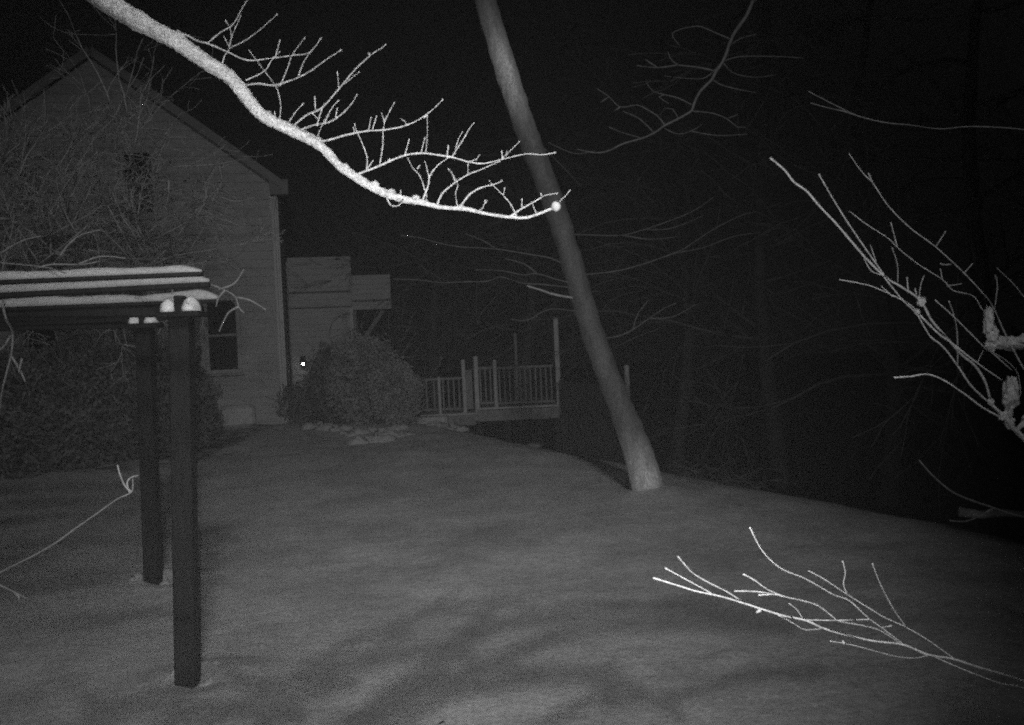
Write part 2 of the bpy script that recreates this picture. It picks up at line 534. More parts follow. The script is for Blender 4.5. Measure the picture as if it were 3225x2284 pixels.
tr.box(H((x0 + x1) / 2, yf - 0.045, 2.98), x1 - x0 - 0.02, 0.03, 0.03, (ex, ey, ez))
tr.build('belt_course', M['darktrim'], wg)
cb = MB(); cb.box(H(x1 - 0.04, yf - 0.052, (wz0 + 2.95) / 2), 0.09, 0.03, 2.95 - wz0, (ex, ey, ez), 0.005)
cb.build('corner_board', M['trim'], wg)
bay = MB()
bx0, bx1, bz0, bz1 = x1 + 0.004, x1 + 1.06, 2.88, 3.83
clap(bay, 0, lambda z: (bx0, bx1), bz0, bz1, lambda u, o, z: H(u, yf - o - 0.03, z), 0.14)
bay.add([H(bx0, yf - 0.03, bz0), H(bx1, yf - 0.03, bz0), H(bx1, yf + 2, bz0), H(bx0, yf + 2, bz0), H(bx1, yf - 0.03, bz1), H(bx1, yf + 2, bz1), H(bx0, yf - 0.03, bz1), H(bx0, yf + 2, bz1)],
        [(0, 3, 2, 1), (1, 2, 5, 4), (4, 5, 7, 6)])
bo = bay.build('jettied_bay', M['siding2'], house)
t2 = MB(); t2.box(H((bx0 + bx1) / 2, yf - 0.072, 3.12), bx1 - bx0 - 0.01, 0.03, 0.035, (ex, ey, ez))
t2.build('belt_course', M['darktrim'], bo)
br = MB(); br.beam(H(x1 + 0.03, yf + 0.1, 1.75), H(bx1 - 0.22, yf + 0.1, bz0 - 0.03), 0.09, 0.10)
br.beam(H(x1 + 0.06, yf + 0.13, 1.7), H(x1 + 0.06, yf + 0.13, bz0 - 0.02), 0.08, 0.08)
br.build('diagonal_brace', M['deckwood'], bo)

# lit lamp on the wing wall
lp = P(955, 1140, 24.12)
wl = thing('wall_lantern', 'small wall lantern with a lit white bulb beside the house corner', 'lamp', lp)
b_ = MB(); b_.box(lp + ey * -0.02, 0.12, 0.05, 0.32, (ex, ey, ez), 0.01)
b_.beam(lp + ez * 0.13 - ey * 0.04, lp + ez * 0.13 - ey * 0.22, 0.03, 0.03)
b_.build('back_plate', M['black'], wl)
b_ = MB(); b_.tube([lp + ez * 0.16 - ey * 0.2, lp + ez * 0.10 - ey * 0.2, lp + ez * 0.02 - ey * 0.2], [0.02, 0.07, 0.11], 12)
b_.build('lamp_shade', M['black'], wl)
b_ = MB(); b_.blob(lp - ez * 0.05 - ey * 0.23, 0.042, 0.042, 0.046, 0)
b_.build('bulb', M['bulb'], wl)

# air conditioner by the wall
ac = P(750, 1330, 20.2); ac.z = ground(ac.x, ac.y)
aco = thing('air_conditioner', 'pale rounded utility unit standing at the foot of the house wall', 'utility unit', ac)
b_ = MB(); b_.box(ac + ez * 0.27, 0.78, 0.34, 0.5, (ex, ey, ez), 0.07); b_.build('cabinet', M['metal'], aco)
b_ = MB()
for k in range(4):
    rr = 0.05 + 0.04 * k
    b_.tube([ac + ez * 0.27 - ex * 0.1 - ey * 0.185 + ex * (rr * math.cos(a * math.pi / 10)) + ez * (rr * math.sin(a * math.pi / 10)) for a in range(21)], [0.006] * 21, 5)
b_.build('fan_grille', M['trim'], aco)
b_ = MB(); b_.box(ac + ez * 0.01, 0.9, 0.45, 0.05, (ex, ey, ez), 0.01); b_.build('base_slab', M['stone'], aco)

# ------------------------------------------------------------------ deck with steps and railings
DY = 21.0
def dz(px, py, Y=DY): return P(px, py, Y)
dk = thing('deck', 'raised wooden deck with baluster railings and low steps beside the shrubs', 'deck', (dz(1550, 1330).x, DY, 0.2))
fl = MB()
xa, xb = dz(1500, 1280).x, dz(1762, 1275).x
zf = dz(1640, 1279).z
fl.box(((xa + xb) / 2, DY + 1.3, zf - 0.02), xb - xa, 2.8, 0.05, None, 0.008)
xl = dz(1325, 1300).x; zl = dz(1420, 1302).z
fl.build('deck_floor', M['palewood'], dk)
fl = MB()
fl.box(((xl + xa) / 2 + 0.02, DY + 1.0, zl - 0.02), xa - xl + 0.02, 2.4, 0.05, None, 0.008)
fl.build('deck_floor', M['palewood'], dk)
sk = MB()
sk.box(((xa + xb) / 2, DY - 0.06, zf - 0.19), xb - xa - 0.02, 0.05, 0.26, None, 0.008)
sk.build('rim_joist', M['deckwood'], dk)
sk = MB()
sk.box(((xl + xa) / 2 + 0.15, DY - 0.16, zl - 0.17), (xa - xl) * 0.75, 0.05, 0.24, None, 0.008)
sk.build('rim_joist', M['deckwood'], dk)
stp = MB()
xs0, xs1 = dz(1308, 1330).x, dz(1415, 1330).x
stp.box(((xs0 + xs1) / 2, DY - 0.45, zl - 0.10), xs1 - xs0, 0.34, 0.16, None, 0.012)
stp.build('step', M['palewood'], dk)
stp = MB(); stp.box(((xs0 + xs1) / 2 - 0.08, DY - 0.80, zl - 0.25), xs1 - xs0 + 0.12, 0.34, 0.16, None, 0.012)
stp.build('step', M['palewood'], dk)
def post(px, y0, y1, w_, mt=None, Y=DY, bury=0.25):
    a = dz(px, y0, Y); b = dz(px, y1, Y)
    q = MB(); q.box((a.x, Y, (a.z + b.z) / 2 - bury / 2), w_, w_, a.z - b.z + bury, None, 0.01)
    cp = q.build('post', mt or M['palewood'], dk); return cp
post(1458, 1133, 1280, 0.085)
post(1497, 1122, 1292, 0.105)
post(1557, 1133, 1272, 0.085)
post(1622, 1050, 1130, 0.075, M['deckwood'], 23.4, 1.2)
post(1749, 1000, 1275, 0.11)
post(1972, 1150, 1372, 0.11, M['palewood'], 20.4, 1.2)
for px in (1510, 1600, 1700, 1755):
    a = dz(px, 1320)
    g = ground(a.x, DY + 0.1) - 0.2
    under = MB(); under.box((a.x, DY + 0.1, (a.z + g) / 2), 0.12, 0.12, a.z - g)
    under.build('footing', M['fence'], dk)
def rail(px0, px1, yt, yb, n, Y=DY):
    a, b = dz(px0, yt, Y), dz(px1, yt - 0.045 * (px1 - px0), Y)
    c = dz(px0, yb, Y)
    zt, zb = a.z, c.z
    r_ = MB(); r_.box(((a.x + b.x) / 2, Y - 0.005, zt), b.x - a.x, 0.09, 0.06, None, 0.01)
    o = r_.build('railing', M['deckwood'], dk)
    r_ = MB(); r_.box(((a.x + b.x) / 2, Y - 0.005, zb), b.x - a.x, 0.05, 0.05, None, 0.01)
    r_.build('bottom_rail', M['deckwood'], o)
    for k in range(n):
        x = a.x + (b.x - a.x) * (k + 0.5) / n
        q = MB(); q.box((x, Y - 0.005, (zt + zb) / 2), 0.038, 0.035, zt - zb - 0.055, None, 0.004)
        q.build('baluster', M['deckwood'], o)
rail(1503, 1551, 1161, 1271, 3)
rail(1563, 1742, 1160, 1271, 11)
rail(1330, 1378, 1197, 1292, 2)
rail(1386, 1453, 1194, 1290, 4)
post(1382, 1187, 1290, 0.07)
gp = MB(); a = dz(1462, 1165); b = dz(1491, 1288)
gp.box(((a.x + b.x) / 2, DY + 0.02, (a.z + b.z) / 2), b.x - a.x, 0.03, a.z - b.z, None, 0.006)
gp.build('gate_panel', M['deckwood'], dk)

# dark board fence right of the deck
fn = thing('board_fence', 'dark board fence between the deck and the leaning trunk', 'fence', (1.6, 20.0, -0.3))
nb = 17
rng = random.Random(5)
pk = MB()
for k in range(nb):
    px = 1766 + k * 12.4
    a = P(px, 1195 + rng.uniform(-6, 6) + k * 1.0, 20.6 - k * 0.06)
    g = ground(a.x, a.y) - 0.1
    pk.box((a.x, a.y, (a.z + g) / 2), 0.084, 0.022, a.z - g, None, 0.004)
pk.build('board_panel', M['fence'], fn)
for yy in (1230, 1390):
    q = MB(); q.beam(P(1764, yy, 20.68), P(1766 + nb * 12.4, yy + 14, 19.68), 0.04, 0.08)
    q.build('fence_rail', M['fence'], fn)

# ------------------------------------------------------------------ pergola
pg = thing('pergola', 'dark timber pergola with snow capped rafters in front of the house', 'pergola', (-3.5, 7, 0))
ZB = P(575, 1000, 5.8).z
def ppost(pxt, pyt, pxb, pyb, Y, w_):
    t = P(pxt, pyt, Y); b = P(pxb, pyb, Y)
    b.z = min(b.z, ground(b.x, b.y)) - 0.05
    q = MB(); q.beam(b, t, w_, w_, 0.012)
    return q.build('post', M['darkwood'], pg)
ppost(571, 985, 590, 2150, 5.8, S(64, 5.8))
ppost(456, 1022, 482, 1825, 8.4, S(46, 8.4))
for (x, y) in ((-6.2, 5.4), (-7.3, 8.1)):
    q = MB(); q.box((x, y, ZB / 2), 0.14, 0.14, ZB + 0.1, None, 0.012); q.build('post', M['darkwood'], pg)
def xbeam(pa, pb, Ya, Yb, th_, wd, name='beam', mt='darkwood', ext=4.2):
    a = P(pa[0], pa[1], Ya); b = P(pb[0], pb[1], Yb)
    d = (a - b).normalized()
    q = MB(); q.beam(b, b + d * ((a - b).length + ext), wd, th_, 0.008)
    return q.build(name, M[mt], pg), b, d, (a - b).length + ext
xbeam((0, 983), (636, 981), 5.78, 5.86, S(36, 5.8), 0.12)
xbeam((0, 1028), (492, 1018), 8.3, 8.4, S(30, 8.4), 0.12)
def snowcap(parent, b, d, L, wid, h, seed, gap=None, lift=0.0):
    """a loaf of snow along a bar: half-round section with an uneven top"""
    s = d.cross(Vector((0, 0, 1))).normalized()
    n = int(L / 0.045); prof = 9
    vs = []; fs = []
    for i in range(n + 1):
        t = L * i / n
        e = min(1, (t + 0.012) / 0.09) ** 0.5
        hh = h * e * (1 + 0.38 * mnoise.noise(Vector((t * 3.1, seed, 0))) + 0.12 * mnoise.noise(Vector((t * 11, seed, 4))))
        ww = wid * (0.55 + 0.45 * e) * (1 + 0.12 * mnoise.noise(Vector((t * 5, seed, 9))))
        c = b + d * t + Vector((0, 0, lift))
        for k in range(prof):
            an = math.pi * k / (prof - 1)
            vs.append(c + s * (math.cos(an) * ww / 2) + Vector((0, 0, abs(math.sin(an)) ** 0.6 * hh)))
    for i in range(n):
        for k in range(prof - 1):
            fs.append((i * prof + k, i * prof + k + 1, (i + 1) * prof + k + 1, (i + 1) * prof + k))
        fs.append((i * prof + prof - 1, i * prof, (i + 1) * prof, (i + 1) * prof + prof - 1))
    fs.append(tuple(range(prof))[::-1]); fs.append(tuple(n * prof + k for k in range(prof)))
    q = MB(); q.add(vs, fs, True)
    return q.build('snow_cap', M['snow'], parent)
for i, (pa, pb, Ya, Yb, wt) in enumerate([((0, 974), (690, 947), 5.72, 5.80, 14), ((0, 931), (660, 896), 4.88, 4.90, 20), ((0, 889), (636, 862), 4.2, 4.2, 16)]):
    th_ = S(wt, Yb)
    o, b, d, L = xbeam(pa, pb, Ya, Yb, th_, 0.05, 'rafter')
    snowcap(o, b + Vector((0, 0, th_ / 2)), d, L, 0.066, S((26, 25, 24)[i], Yb), i * 7.3, None, -0.004)
# more rafters further back, seen between the front ones
for i, Y in enumerate((6.6, 7.4, 8.3)):
    b = Vector((-2.15 - 0.33 * (Y - 5.8), Y, P(690, 937, 5.80).z)); d = Vector((-1, -0.02, 0)).normalized()
    q = MB(); q.beam(b, b + d * 4.6, 0.05, 0.06, 0.006); o = q.build('rafter', M['darkwood'], pg)
    snowcap(o, b + Vector((0, 0, 0.03)), d, 4.6, 0.066, 0.05, 40 + i * 3.7, None, -0.004)
# cross heads with snow either side of the post tops
for (pc, py, Y, gap, wd, ht) in ((570, 986, 5.8, 25, 52, 44), (452, 1023, 8.4, 17, 40, 27)):
    c = P(pc, py, Y - 0.12) + Vector((0, 0.12, 0))
    q = MB(); q.box(c + Vector((0, -0.1, -0.012)), S(136 if Y < 6 else 98, Y), 0.2, S(16, Y), None, 0.008)
    ch = q.build('cross_head', M['darkwood'], pg)
    q = MB(); q.box(c + Vector((0, -0.12, S(26, Y))), S(gap, Y), 0.1, S(52, Y), None, 0.005)
    q.build('post_top', M['darkwood'], ch)
    for sg in (-1, 1):
        k = c + Vector((sg * S(gap / 2 + wd * 0.40, Y), -0.12, S(4, Y)))
        vs = []; fs = []
        nn, mm = 14, 7
        q = MB()
        q.blob(k, S(wd * 0.52, Y), 0.085, S(ht, Y), 0.10, sg + Y, 18, 12, 2.0, 0.0)
        q.build('snow_cap', M['snowdome'], ch)

for (px, py, Y, sx, lab) in [(532, 2146, 5.75, 0.060, 'small white snow ridge at the left foot of the front pergola post'), (648, 2138, 5.8, 0.036, 'tiny white snow ridge at the right foot of the front pergola post'),
                             (428, 1822, 8.35, 0.065, 'small snow ridge at the left foot of the rear pergola post'), (512, 1818, 8.4, 0.045, 'tiny snow ridge at the right foot of the rear pergola post')]:
    c = P(px, py, Y); c.z = ground(c.x, c.y)
    q = MB()
    for k in range(3):
        q.blob(c + Vector((k * 0.02 - 0.02, 0.02 * k, -0.01)), sx * (0.75 - 0.12 * k), 0.035, 0.028 + 0.014 * k, 0.5, k + px, 14, 10, 2.5, -0.3)
    tag(q.build('snow_ridge', M['snowlump']), lab, 'snow ridge', 'snow ridges at the pergola post feet')

# ------------------------------------------------------------------ shrubs and hedge
def leaf_cloud(mb, c, rx, ry, rz, n, rng, size, base=None, hollow=0.55):
    for _ in range(n):
        for _t in range(20):
            d = Vector((rng.gauss(0, 1), rng.gauss(0, 1), rng.gauss(0, 1))).normalized()
            lump = 1 + 0.30 * mnoise.noise(d * 2.1 + Vector((c.x, c.y, c.z))) + 0.16 * mnoise.noise(d * 5.3 + Vector((c.z, c.x, 0)))
            rr = (hollow + (1 - hollow) * rng.random() ** 0.6) * lump
            p = Vector((c.x + d.x * rx * rr, c.y + d.y * ry * rr, c.z + d.z * rz * rr))
            if base is None or p.z > base(p.x, p.y): break
        else:
            continue
        a = Vector((rng.gauss(0, 1), rng.gauss(0, 1), rng.gauss(0, 1) * 0.7)).normalized()
        b = a.orthogonal().normalized()
        b = (Matrix.Rotation(rng.uniform(0, 6.28), 3, a) @ b)
        s = size * rng.uniform(0.6, 1.4)
        t = a.cross(b)
        mb.add([p - b * s, p + t * s * 0.42, p + b * s, p - t * s * 0.42], [(0, 1, 2, 3)])
def shrub(name, label, cat, px, pyb, Y, rx, rz, n, leafmat, seed, group=None, size=0.05, ry=None, twigs=16):
    rng = random.Random(seed)
    b = P(px, pyb, Y); b.z = ground(b.x, b.y)
    o = thing(name, label, cat, b, group)
    lm = MB(); leaf_cloud(lm, b + Vector((0, 0, rz * 0.92)), rx, ry or rx * 0.8, rz, n, rng, size, ground)
    lm.build('foliage', M[leafmat], o)
    tm = MB()
    for k in range(twigs):
        an = rng.uniform(0, 6.28); t = rng.uniform(0.2, 0.9)
        e = Vector((math.cos(an) * t, math.sin(an) * t, rng.uniform(0.7, 1.4)))
        grow(tm, b + Vector((e.x * 0.15, e.y * 0.15, -0.05)), (e.x * rx, e.y * rx, e.z * rz), rz * rng.uniform(0.9, 1.6), 0.018, 2, rng, 0.5, 0, 4, (2, 3), 4, 0.004)
    tm.build('stems', M['bark_house'], o)
    return o
shrub('round_shrub', 'broad leafy shrub with the tallest crown right of the house wing', 'shrub', 1150, 1362, 19.9, 0.80, 1.10, 9000, 'leaf_mid', 3, size=0.042)
shrub('small_round_shrub', 'lower rounded leafy shrub pressed against the deck steps', 'shrub', 1258, 1372, 19.2, 0.56, 0.74, 6000, 'leaf_mid', 14, size=0.038)
shrub('tall_shrub', 'dim leafy shrub in front of the house wing wall beside the lantern', 'shrub', 1056, 1345, 20.6, 0.62, 0.96, 6000, 'leaf_dark', 4, size=0.045)
shrub('low_shrub', 'low sparse shrub at the house corner beside the lit lantern', 'shrub', 940, 1345, 20.8, 0.42, 0.5, 1300, 'leaf_dark', 9, size=0.05)
for i, (px, Y, rx, rz, n, lab) in enumerate([
        (40, 15.2, 1.25, 1.12, 9000, 'dark hedge shrub at the far left edge of the photo behind the pergola'),
        (230, 15.8, 1.2, 1.16, 9000, 'dark hedge shrub seen left of the rear pergola post'),
        (395, 16.6, 1.1, 1.15, 8000, 'dark hedge shrub directly behind the rear pergola post'),
        (548, 17.3, 0.85, 1.08, 6000, 'dark hedge shrub directly behind the front pergola post'),
        (632, 18.4, 0.45, 0.45, 1800, 'small dark hedge shrub below the lower house window')]):
    shrub('hedge_shrub', lab, 'shrub', px, 1400, Y, rx, rz, n, 'leaf_dark', 20 + i, 'hedge shrubs along the house wall', 0.055)

# ------------------------------------------------------------------ snow lumps and stones along the lawn edge
rng = random.Random(77)
spots = [(1010, 1352, 'long'), (1060, 1366, 'low'), (1115, 1385, 'flat'), (1170, 1382, 'small'), (1225, 1378, 'wide'), (1250, 1402, 'round'), (1180, 1424, 'thin'),
         (1350, 1362, 'broad'), (1395, 1352, 'pale'), (1420, 1372, 'low')]
where = ['in front of the upright shrub', 'in front of the upright shrub, second from the house', 'below the gap between the two shrubs', 'below the rounded shrub, left',
         'directly below the rounded shrub', 'out on the lawn below the rounded shrub', 'nearest the camera of the lumps', 'below the deck steps', 'just under the right end of the deck steps', 'right of the deck steps on the lawn']
for i, ((px, py, kd), wh) in enumerate(zip(spots, where)):
    Y = 19.6 - (py - 1352) * 0.034
    c = P(px, py, Y); c.z = ground(c.x, c.y)
    q = MB()
    for k in range(6):
        q.blob(c + Vector((rng.uniform(-0.30, 0.30), rng.uniform(-0.15, 0.15), -0.01)), rng.uniform(0.08, 0.24), rng.uniform(0.08, 0.18), rng.uniform(0.05, 0.14), 0.7, i * 6 + k, 16, 10, 3.6, -0.3)
    o = q.build('snow_lump', M['snowlump'])
    tag(o, '%s heap of crusted snow %s' % (kd, wh), 'snow heap', 'snow heaps along the shrub bed')
for i, (px, py, lab) in enumerate([(1672, 1398, 'pale stone block on the bank below the deck, upper of two'), (1680, 1408, 'pale stone block on the bank below the deck, lower of two'), (1610, 1375, 'long pale stone lying in the dark gap under the deck')]):
    c = on_ground(px, py)
    while c.y > 21.5:
        py += 3; c = on_ground(px, py)
    c.z = ground(c.x, c.y) + 0.02
    q = MB(); q.blob(c, 0.20 if i < 2 else 0.34, 0.13, 0.055, 0.25, i + 3, 12, 8)
    tag(q.build('stone_block', M['stone']), lab, 'stone', 'stones below the deck')

# ------------------------------------------------------------------ leaning tree
TD = 11.3
tl = [(1440, -420), (1490, -180), (1528, 0), (1594, 222), (1668, 443), (1747, 650), (1822, 900), (1866, 1048), (1920, 1196), (1979, 1343), (2030, 1491), (2052, 1590)]
tw = [58, 62, 66, 70, 70, 70, 70, 72, 76, 84, 96, 112]
g0 = P(2052, 1590, TD)
lt = thing('leaning_tree', 'pale leaning tree trunk rising diagonally from the snow near the lawn edge', 'tree', (g0.x, TD, ground(g0.x, TD)))
sp = smooth_path([(a, b, c) for (a, b), c in zip(tl, tw)], 24)
q = MB()
pts = [P(a, b, TD) for a, b, c in sp]
q.tube(pts + [pts[-1] + Vector((0.05, 0, -0.3))], [S(c, TD) / 2 for a, b, c in sp] + [S(135, TD) / 2], 28, 0.16, 2)
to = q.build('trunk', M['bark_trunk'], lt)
fa = to.data.attributes.new('pale_band', 'FLOAT', 'POINT')  # bark made paler in two bands, near the top and at the foot
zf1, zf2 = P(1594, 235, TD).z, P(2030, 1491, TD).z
def pale_band(z, ph):
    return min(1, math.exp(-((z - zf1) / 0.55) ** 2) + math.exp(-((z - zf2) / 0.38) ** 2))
fa.data.foreach_set('value', [pale_band(v.co.z, 0) for v in to.data.vertices])
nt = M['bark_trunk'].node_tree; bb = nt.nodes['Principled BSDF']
an = nt.nodes.new('ShaderNodeAttribute'); an.attribute_name = 'pale_band'
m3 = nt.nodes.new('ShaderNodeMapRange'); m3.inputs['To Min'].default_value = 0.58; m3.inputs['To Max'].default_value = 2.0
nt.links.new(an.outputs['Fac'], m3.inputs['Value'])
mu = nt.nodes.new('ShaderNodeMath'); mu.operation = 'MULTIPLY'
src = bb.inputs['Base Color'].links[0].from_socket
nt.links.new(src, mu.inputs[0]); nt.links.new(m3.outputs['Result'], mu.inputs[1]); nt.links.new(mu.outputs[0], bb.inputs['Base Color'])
Z5, Z6, Z6b = (850, 750, 0.431), (1700, 100, 0.436), (1600, 900, 0.4926)
sy = Spray(Z5, TD, 8, 0.9)
sy.rec = [(a, b, TD) for a, b, c in sp]
def limb(lines, zoom, w0, w1, name='limb', parent=lt, mt='bark_far', spray=None):
    s_ = spray or sy
    s_.zoom(zoom); mb = MB()
    for l in lines:
        s_.line(mb, l, w0, w1, n=5, step=14, knob=0.1)
    mb.build(name, M[mt], parent)
limb([[(2300, 450), (2088, 415), (1980, 380), (1880, 350)]], Z5, 22, 14, mt='bark_house')
limb([[(2215, 230), (2060, 150), (1900, 120), (1650, 80), (1400, 65), (1250, 40), (1100, 0), (950, -20)], [(1650, 80), (1560, 20), (1430, -30)]], Z5, 12, 6)
limb([[(2260, 345), (2088, 300), (1950, 260), (1850, 270), (1700, 240), (1500, 232)], [(1950, 260), (1860, 190), (1720, 150)]], Z5, 13, 6)
limb([[(2265, 370), (2000, 340), (1850, 330), (1690, 285), (1590, 315), (1430, 320), (1250, 325), (1080, 305), (900, 300)]], Z5, 11, 6)
limb([[(2300, 545), (2050, 520), (1880, 600), (1760, 590)], [(1880, 600), (1960, 570)]], Z5, 9, 5)
limb([[(180, 1465), (250, 1465), (400, 1470), (600, 1470), (750, 1430), (900, 1380), (1100, 1300), (1250, 1200)], [(750, 1430), (950, 1420), (1180, 1330)], [(600, 1470), (800, 1500), (1000, 1480)]], Z6, 11, 5)
limb([[(260, 1760), (600, 1720), (970, 1600), (1100, 1530), (1250, 1430), (1450, 1330), (1560, 1300)], [(970, 1600), (1180, 1560), (1400, 1480), (1600, 1450)]], Z6, 11, 5)
limb([[(600, 335), (700, 325), (800, 280), (900, 210), (1000, 145), (1080, 110)], [(800, 280), (830, 180), (900, 90)], [(900, 210), (1050, 200), (1200, 120)]], Z6b, 10, 5)
limb([[(-70, 740), (150, 960), (300, 1120)], [(60, 800), (250, 880), (400, 860)]], Z6, 8, 4)

# bare tree whose drooping limb hangs across the sky
TT = 9.0
tr0 = Vector((6.6, TT, ground(6.6, TT)))
bt = thing('drooping_tree', 'bare tree with a crooked drooping limb forking across the upper sky', 'tree', tr0)
q = MB()
tp = [tr0 + Vector((0, 0, -0.2)), tr0 + Vector((0.05, 0, 2.5)), tr0 + Vector((-0.1, 0, 5)), tr0 + Vector((-0.7, 0, 7.2)), tr0 + Vector((-2.0, 0, 8.2)), P(2480, -260, TT), P(2372, 0, TT)]
q.tube(smooth_path([tuple(p) for p in tp], 0.4), [0.17 - 0.13 * i / (len(smooth_path([tuple(p) for p in tp], 0.4)) - 1) for i in range(len(smooth_path([tuple(p) for p in tp], 0.4)))], 10, 0.1)
q.build('trunk', M['bark_far'], bt)
st = Spray(Z6, TT, 12, 0.8)
st.rec = [(2372, 0, TT)]
mb = MB()
st.line(mb, [(1541, -229), (1490, -110), (1395, 30), (1330, 200), (1270, 290), (1240, 350), (1160, 430), (1110, 530), (1100, 570), (1000, 630), (900, 680), (830, 730), (740, 770), (600, 810), (500, 860), (400, 875), (270, 850)], 27, 8, n=7, step=12)
mb.build('limb', M['bark_far'], bt)
for lines, a, b in [
        ([[(1270, 285), (1130, 255), (1000, 240), (940, 190), (925, 145)], [(1000, 240), (850, 260), (700, 245)], [(850, 260), (760, 200)]], 14, 6),
        ([[(1100, 530), (1000, 480), (900, 455), (820, 430), (770, 370)], [(900, 455), (860, 470), (930, 520)]], 12, 6),
        ([[(900, 670), (850, 610), (770, 560), (700, 530), (580, 545), (500, 470), (410, 410)], [(580, 545), (540, 570)], [(500, 470), (440, 510)]], 12, 6),
        ([[(820, 725), (720, 630), (600, 575)], [(740, 770), (600, 730), (500, 690)]], 9, 5),
        ([[(1110, 575), (1250, 590), (1350, 630), (1430, 690), (1490, 690)], [(1350, 630), (1430, 600)]], 10, 5),
        ([[(900, 700), (1000, 740), (1100, 715), (1170, 670)], [(1100, 720), (1280, 750), (1500, 740)]], 9, 5),
        ([[(1250, 350), (1300, 380), (1400, 410), (1560, 440)], [(1330, 230), (1400, 300), (1560, 330), (1710, 310)]], 10, 5),
        ([[(1340, 210), (1450, 180), (1700, 180), (1900, 190)], [(1390, 90), (1450, 50), (1560, 20)], [(1390, 60), (1250, 0), (1130, -40), (960, 10), (1010, 100)]], 10, 5),
        ([[(1000, 630), (960, 560), (900, 550), (870, 600)], [(1300, 240), (1200, 330), (1100, 340), (900, 320)]], 8, 4)]:
    limb(lines, Z6, a, b, 'twig_spray', bt, 'bark_far', st)
mb = MB(); rg = random.Random(3)
for k in range(7):
    grow(mb, tp[3] + Vector((rg.uniform(-.6, .2), 0, rg.uniform(-1.5, .6))), (rg.uniform(-1, 0.4), rg.uniform(-.6, .8), rg.uniform(0, 1)), 2.4, 0.05, 3, rg, 0.7, 0.1, 5, (2, 4), 4, 0.005)
mb.build('crown', M['bark_far'], bt)

# dim bare trees in the wood beyond the lawn
wood = [(2780, 17, 'dim bare tree in the dark wood between the two snowy branch sprays'), (3120, 15, 'dim bare tree in the dark wood closest to the right edge'),
        (2440, 19, 'dim bare tree in the dark wood right of the leaning trunk'), (1400, 27, 'dim bare tree far behind the low stair railing of the deck'),
        (1680, 25, 'dim bare tree directly behind the tall deck post'), (2150, 22, 'dim bare tree just right of the leaning trunk, behind the board fence'), (1180, 31, 'dim bare tree rising behind the house wing bay')]
for i, (px, Y, lab) in enumerate(wood):
    rg = random.Random(60 + i)
    b = P(px, 1400, Y); b.z = ground(b.x, b.y) - 0.1
    o = thing('woodland_tree', lab, 'tree', b, 'bare trees in the wood beyond the lawn')
    q = MB(); hgt = rg.uniform(10, 14)
    pts = [b + Vector((0.25 * math.sin(k * 0.9 + i), 0.2 * math.cos(k), hgt * k / 8)) for k in range(9)]
    q.tube(pts, [0.20 * (1 - 0.75 * k / 8) for k in range(9)], 9, 0.1)
    q.build('trunk', M['woodtrunk'], o)
    q = MB()
    for k in range(20):
        z = rg.uniform(0.22, 1.0)
        p = b + Vector((0.25 * math.sin(z * 8 * 0.9 + i), 0.2 * math.cos(z * 8), hgt * z))
        an = rg.uniform(0, 6.28)
        grow(q, p, (math.cos(an), math.sin(an), rg.uniform(-0.1, 0.7)), rg.uniform(2.2, 4.2), 0.045, 3, rg, 0.6, 0.1, 6, (2, 4), 4, 0.006)
    q.build('crown', M['bark_wood'], o)

# bare thicket tree in front of the gable
hb = Vector((-9.2, 13.2, ground(-9.2, 13.2)))
ht = thing('spreading_tree', 'bare spreading tree with tangled twigs in front of the house gable', 'tree', hb)
q = MB(); rg = random.Random(4)
q.tube([hb + Vector((0, 0, -0.2)), hb + Vector((0.2, 0, 1.2)), hb + Vector((0.6, 0, 2.4)), hb + Vector((1.2, 0, 3.2))], [0.2, 0.16, 0.14, 0.11], 9, 0.1)
q.build('trunk', M['bark_house'], ht)
HD = 13.2
sh = Spray((0, 100, 0.431), HD, 15, 1.2)
sh.rec = [(CX + F * (hb.x + 1.2) / HD, 600, HD)]
for lines, a, b in [
        ([[(-420, 1560), (-200, 1650), (0, 1590), (180, 1500), (450, 1460), (800, 1420), (1000, 1440), (1180, 1490), (1400, 1530), (1700, 1530), (2020, 1520)]], 22, 10),
        ([[(-200, 1700), (150, 1660), (460, 1610), (600, 1520), (760, 1400), (950, 1300), (1150, 1200), (1320, 1180)]], 18, 8),
        ([[(330, 1390), (450, 1180), (560, 1000), (700, 770), (830, 630), (910, 460), (1000, 320), (1050, 190)]], 18, 6),
        ([[(0, 1480), (200, 1350), (330, 1390), (480, 1280), (300, 1130), (170, 1080)], [(480, 1140), (640, 1150), (850, 1250), (1000, 1320)]], 13, 7),
        ([[(160, 1000), (300, 940), (430, 900), (560, 860)]], 8, 5), ([[(120, 1000), (240, 970), (440, 1010)]], 8, 5), ([[(100, 640), (150, 900), (160, 1080)]], 8, 5),
        ([[(1600, 980), (1620, 1100), (1560, 1200), (1440, 1270), (1350, 1250)], [(1590, 1200), (1720, 1240), (1860, 1210)], [(1560, 1200), (1450, 1220), (1350, 1260)]], 10, 6),
        ([[(320, 420), (330, 560), (320, 700), (290, 900), (280, 940)], [(60, 500), (100, 700), (140, 980)]], 7, 4)]:
    limb(lines, (0, 100, 0.431), a, b, 'limb', ht, 'bark_house', sh)
q = MB()
for k in range(85):
    px, py = rg.uniform(-80, 600), rg.uniform(640, 880)
    if px > 420: px -= 300 * max(0, 820 - py) / 180; py = max(py, 700)
    p = P(px, py, HD + rg.uniform(-1.2, 1.8))
    grow(q, p, (rg.uniform(-0.4, 1), rg.uniform(-.3, .3), rg.uniform(-0.5, 1)), rg.uniform(0.6, 1.25), 0.018, 3, rg, 0.75, 0.05, 5, (2, 4), 4, 0.0045)
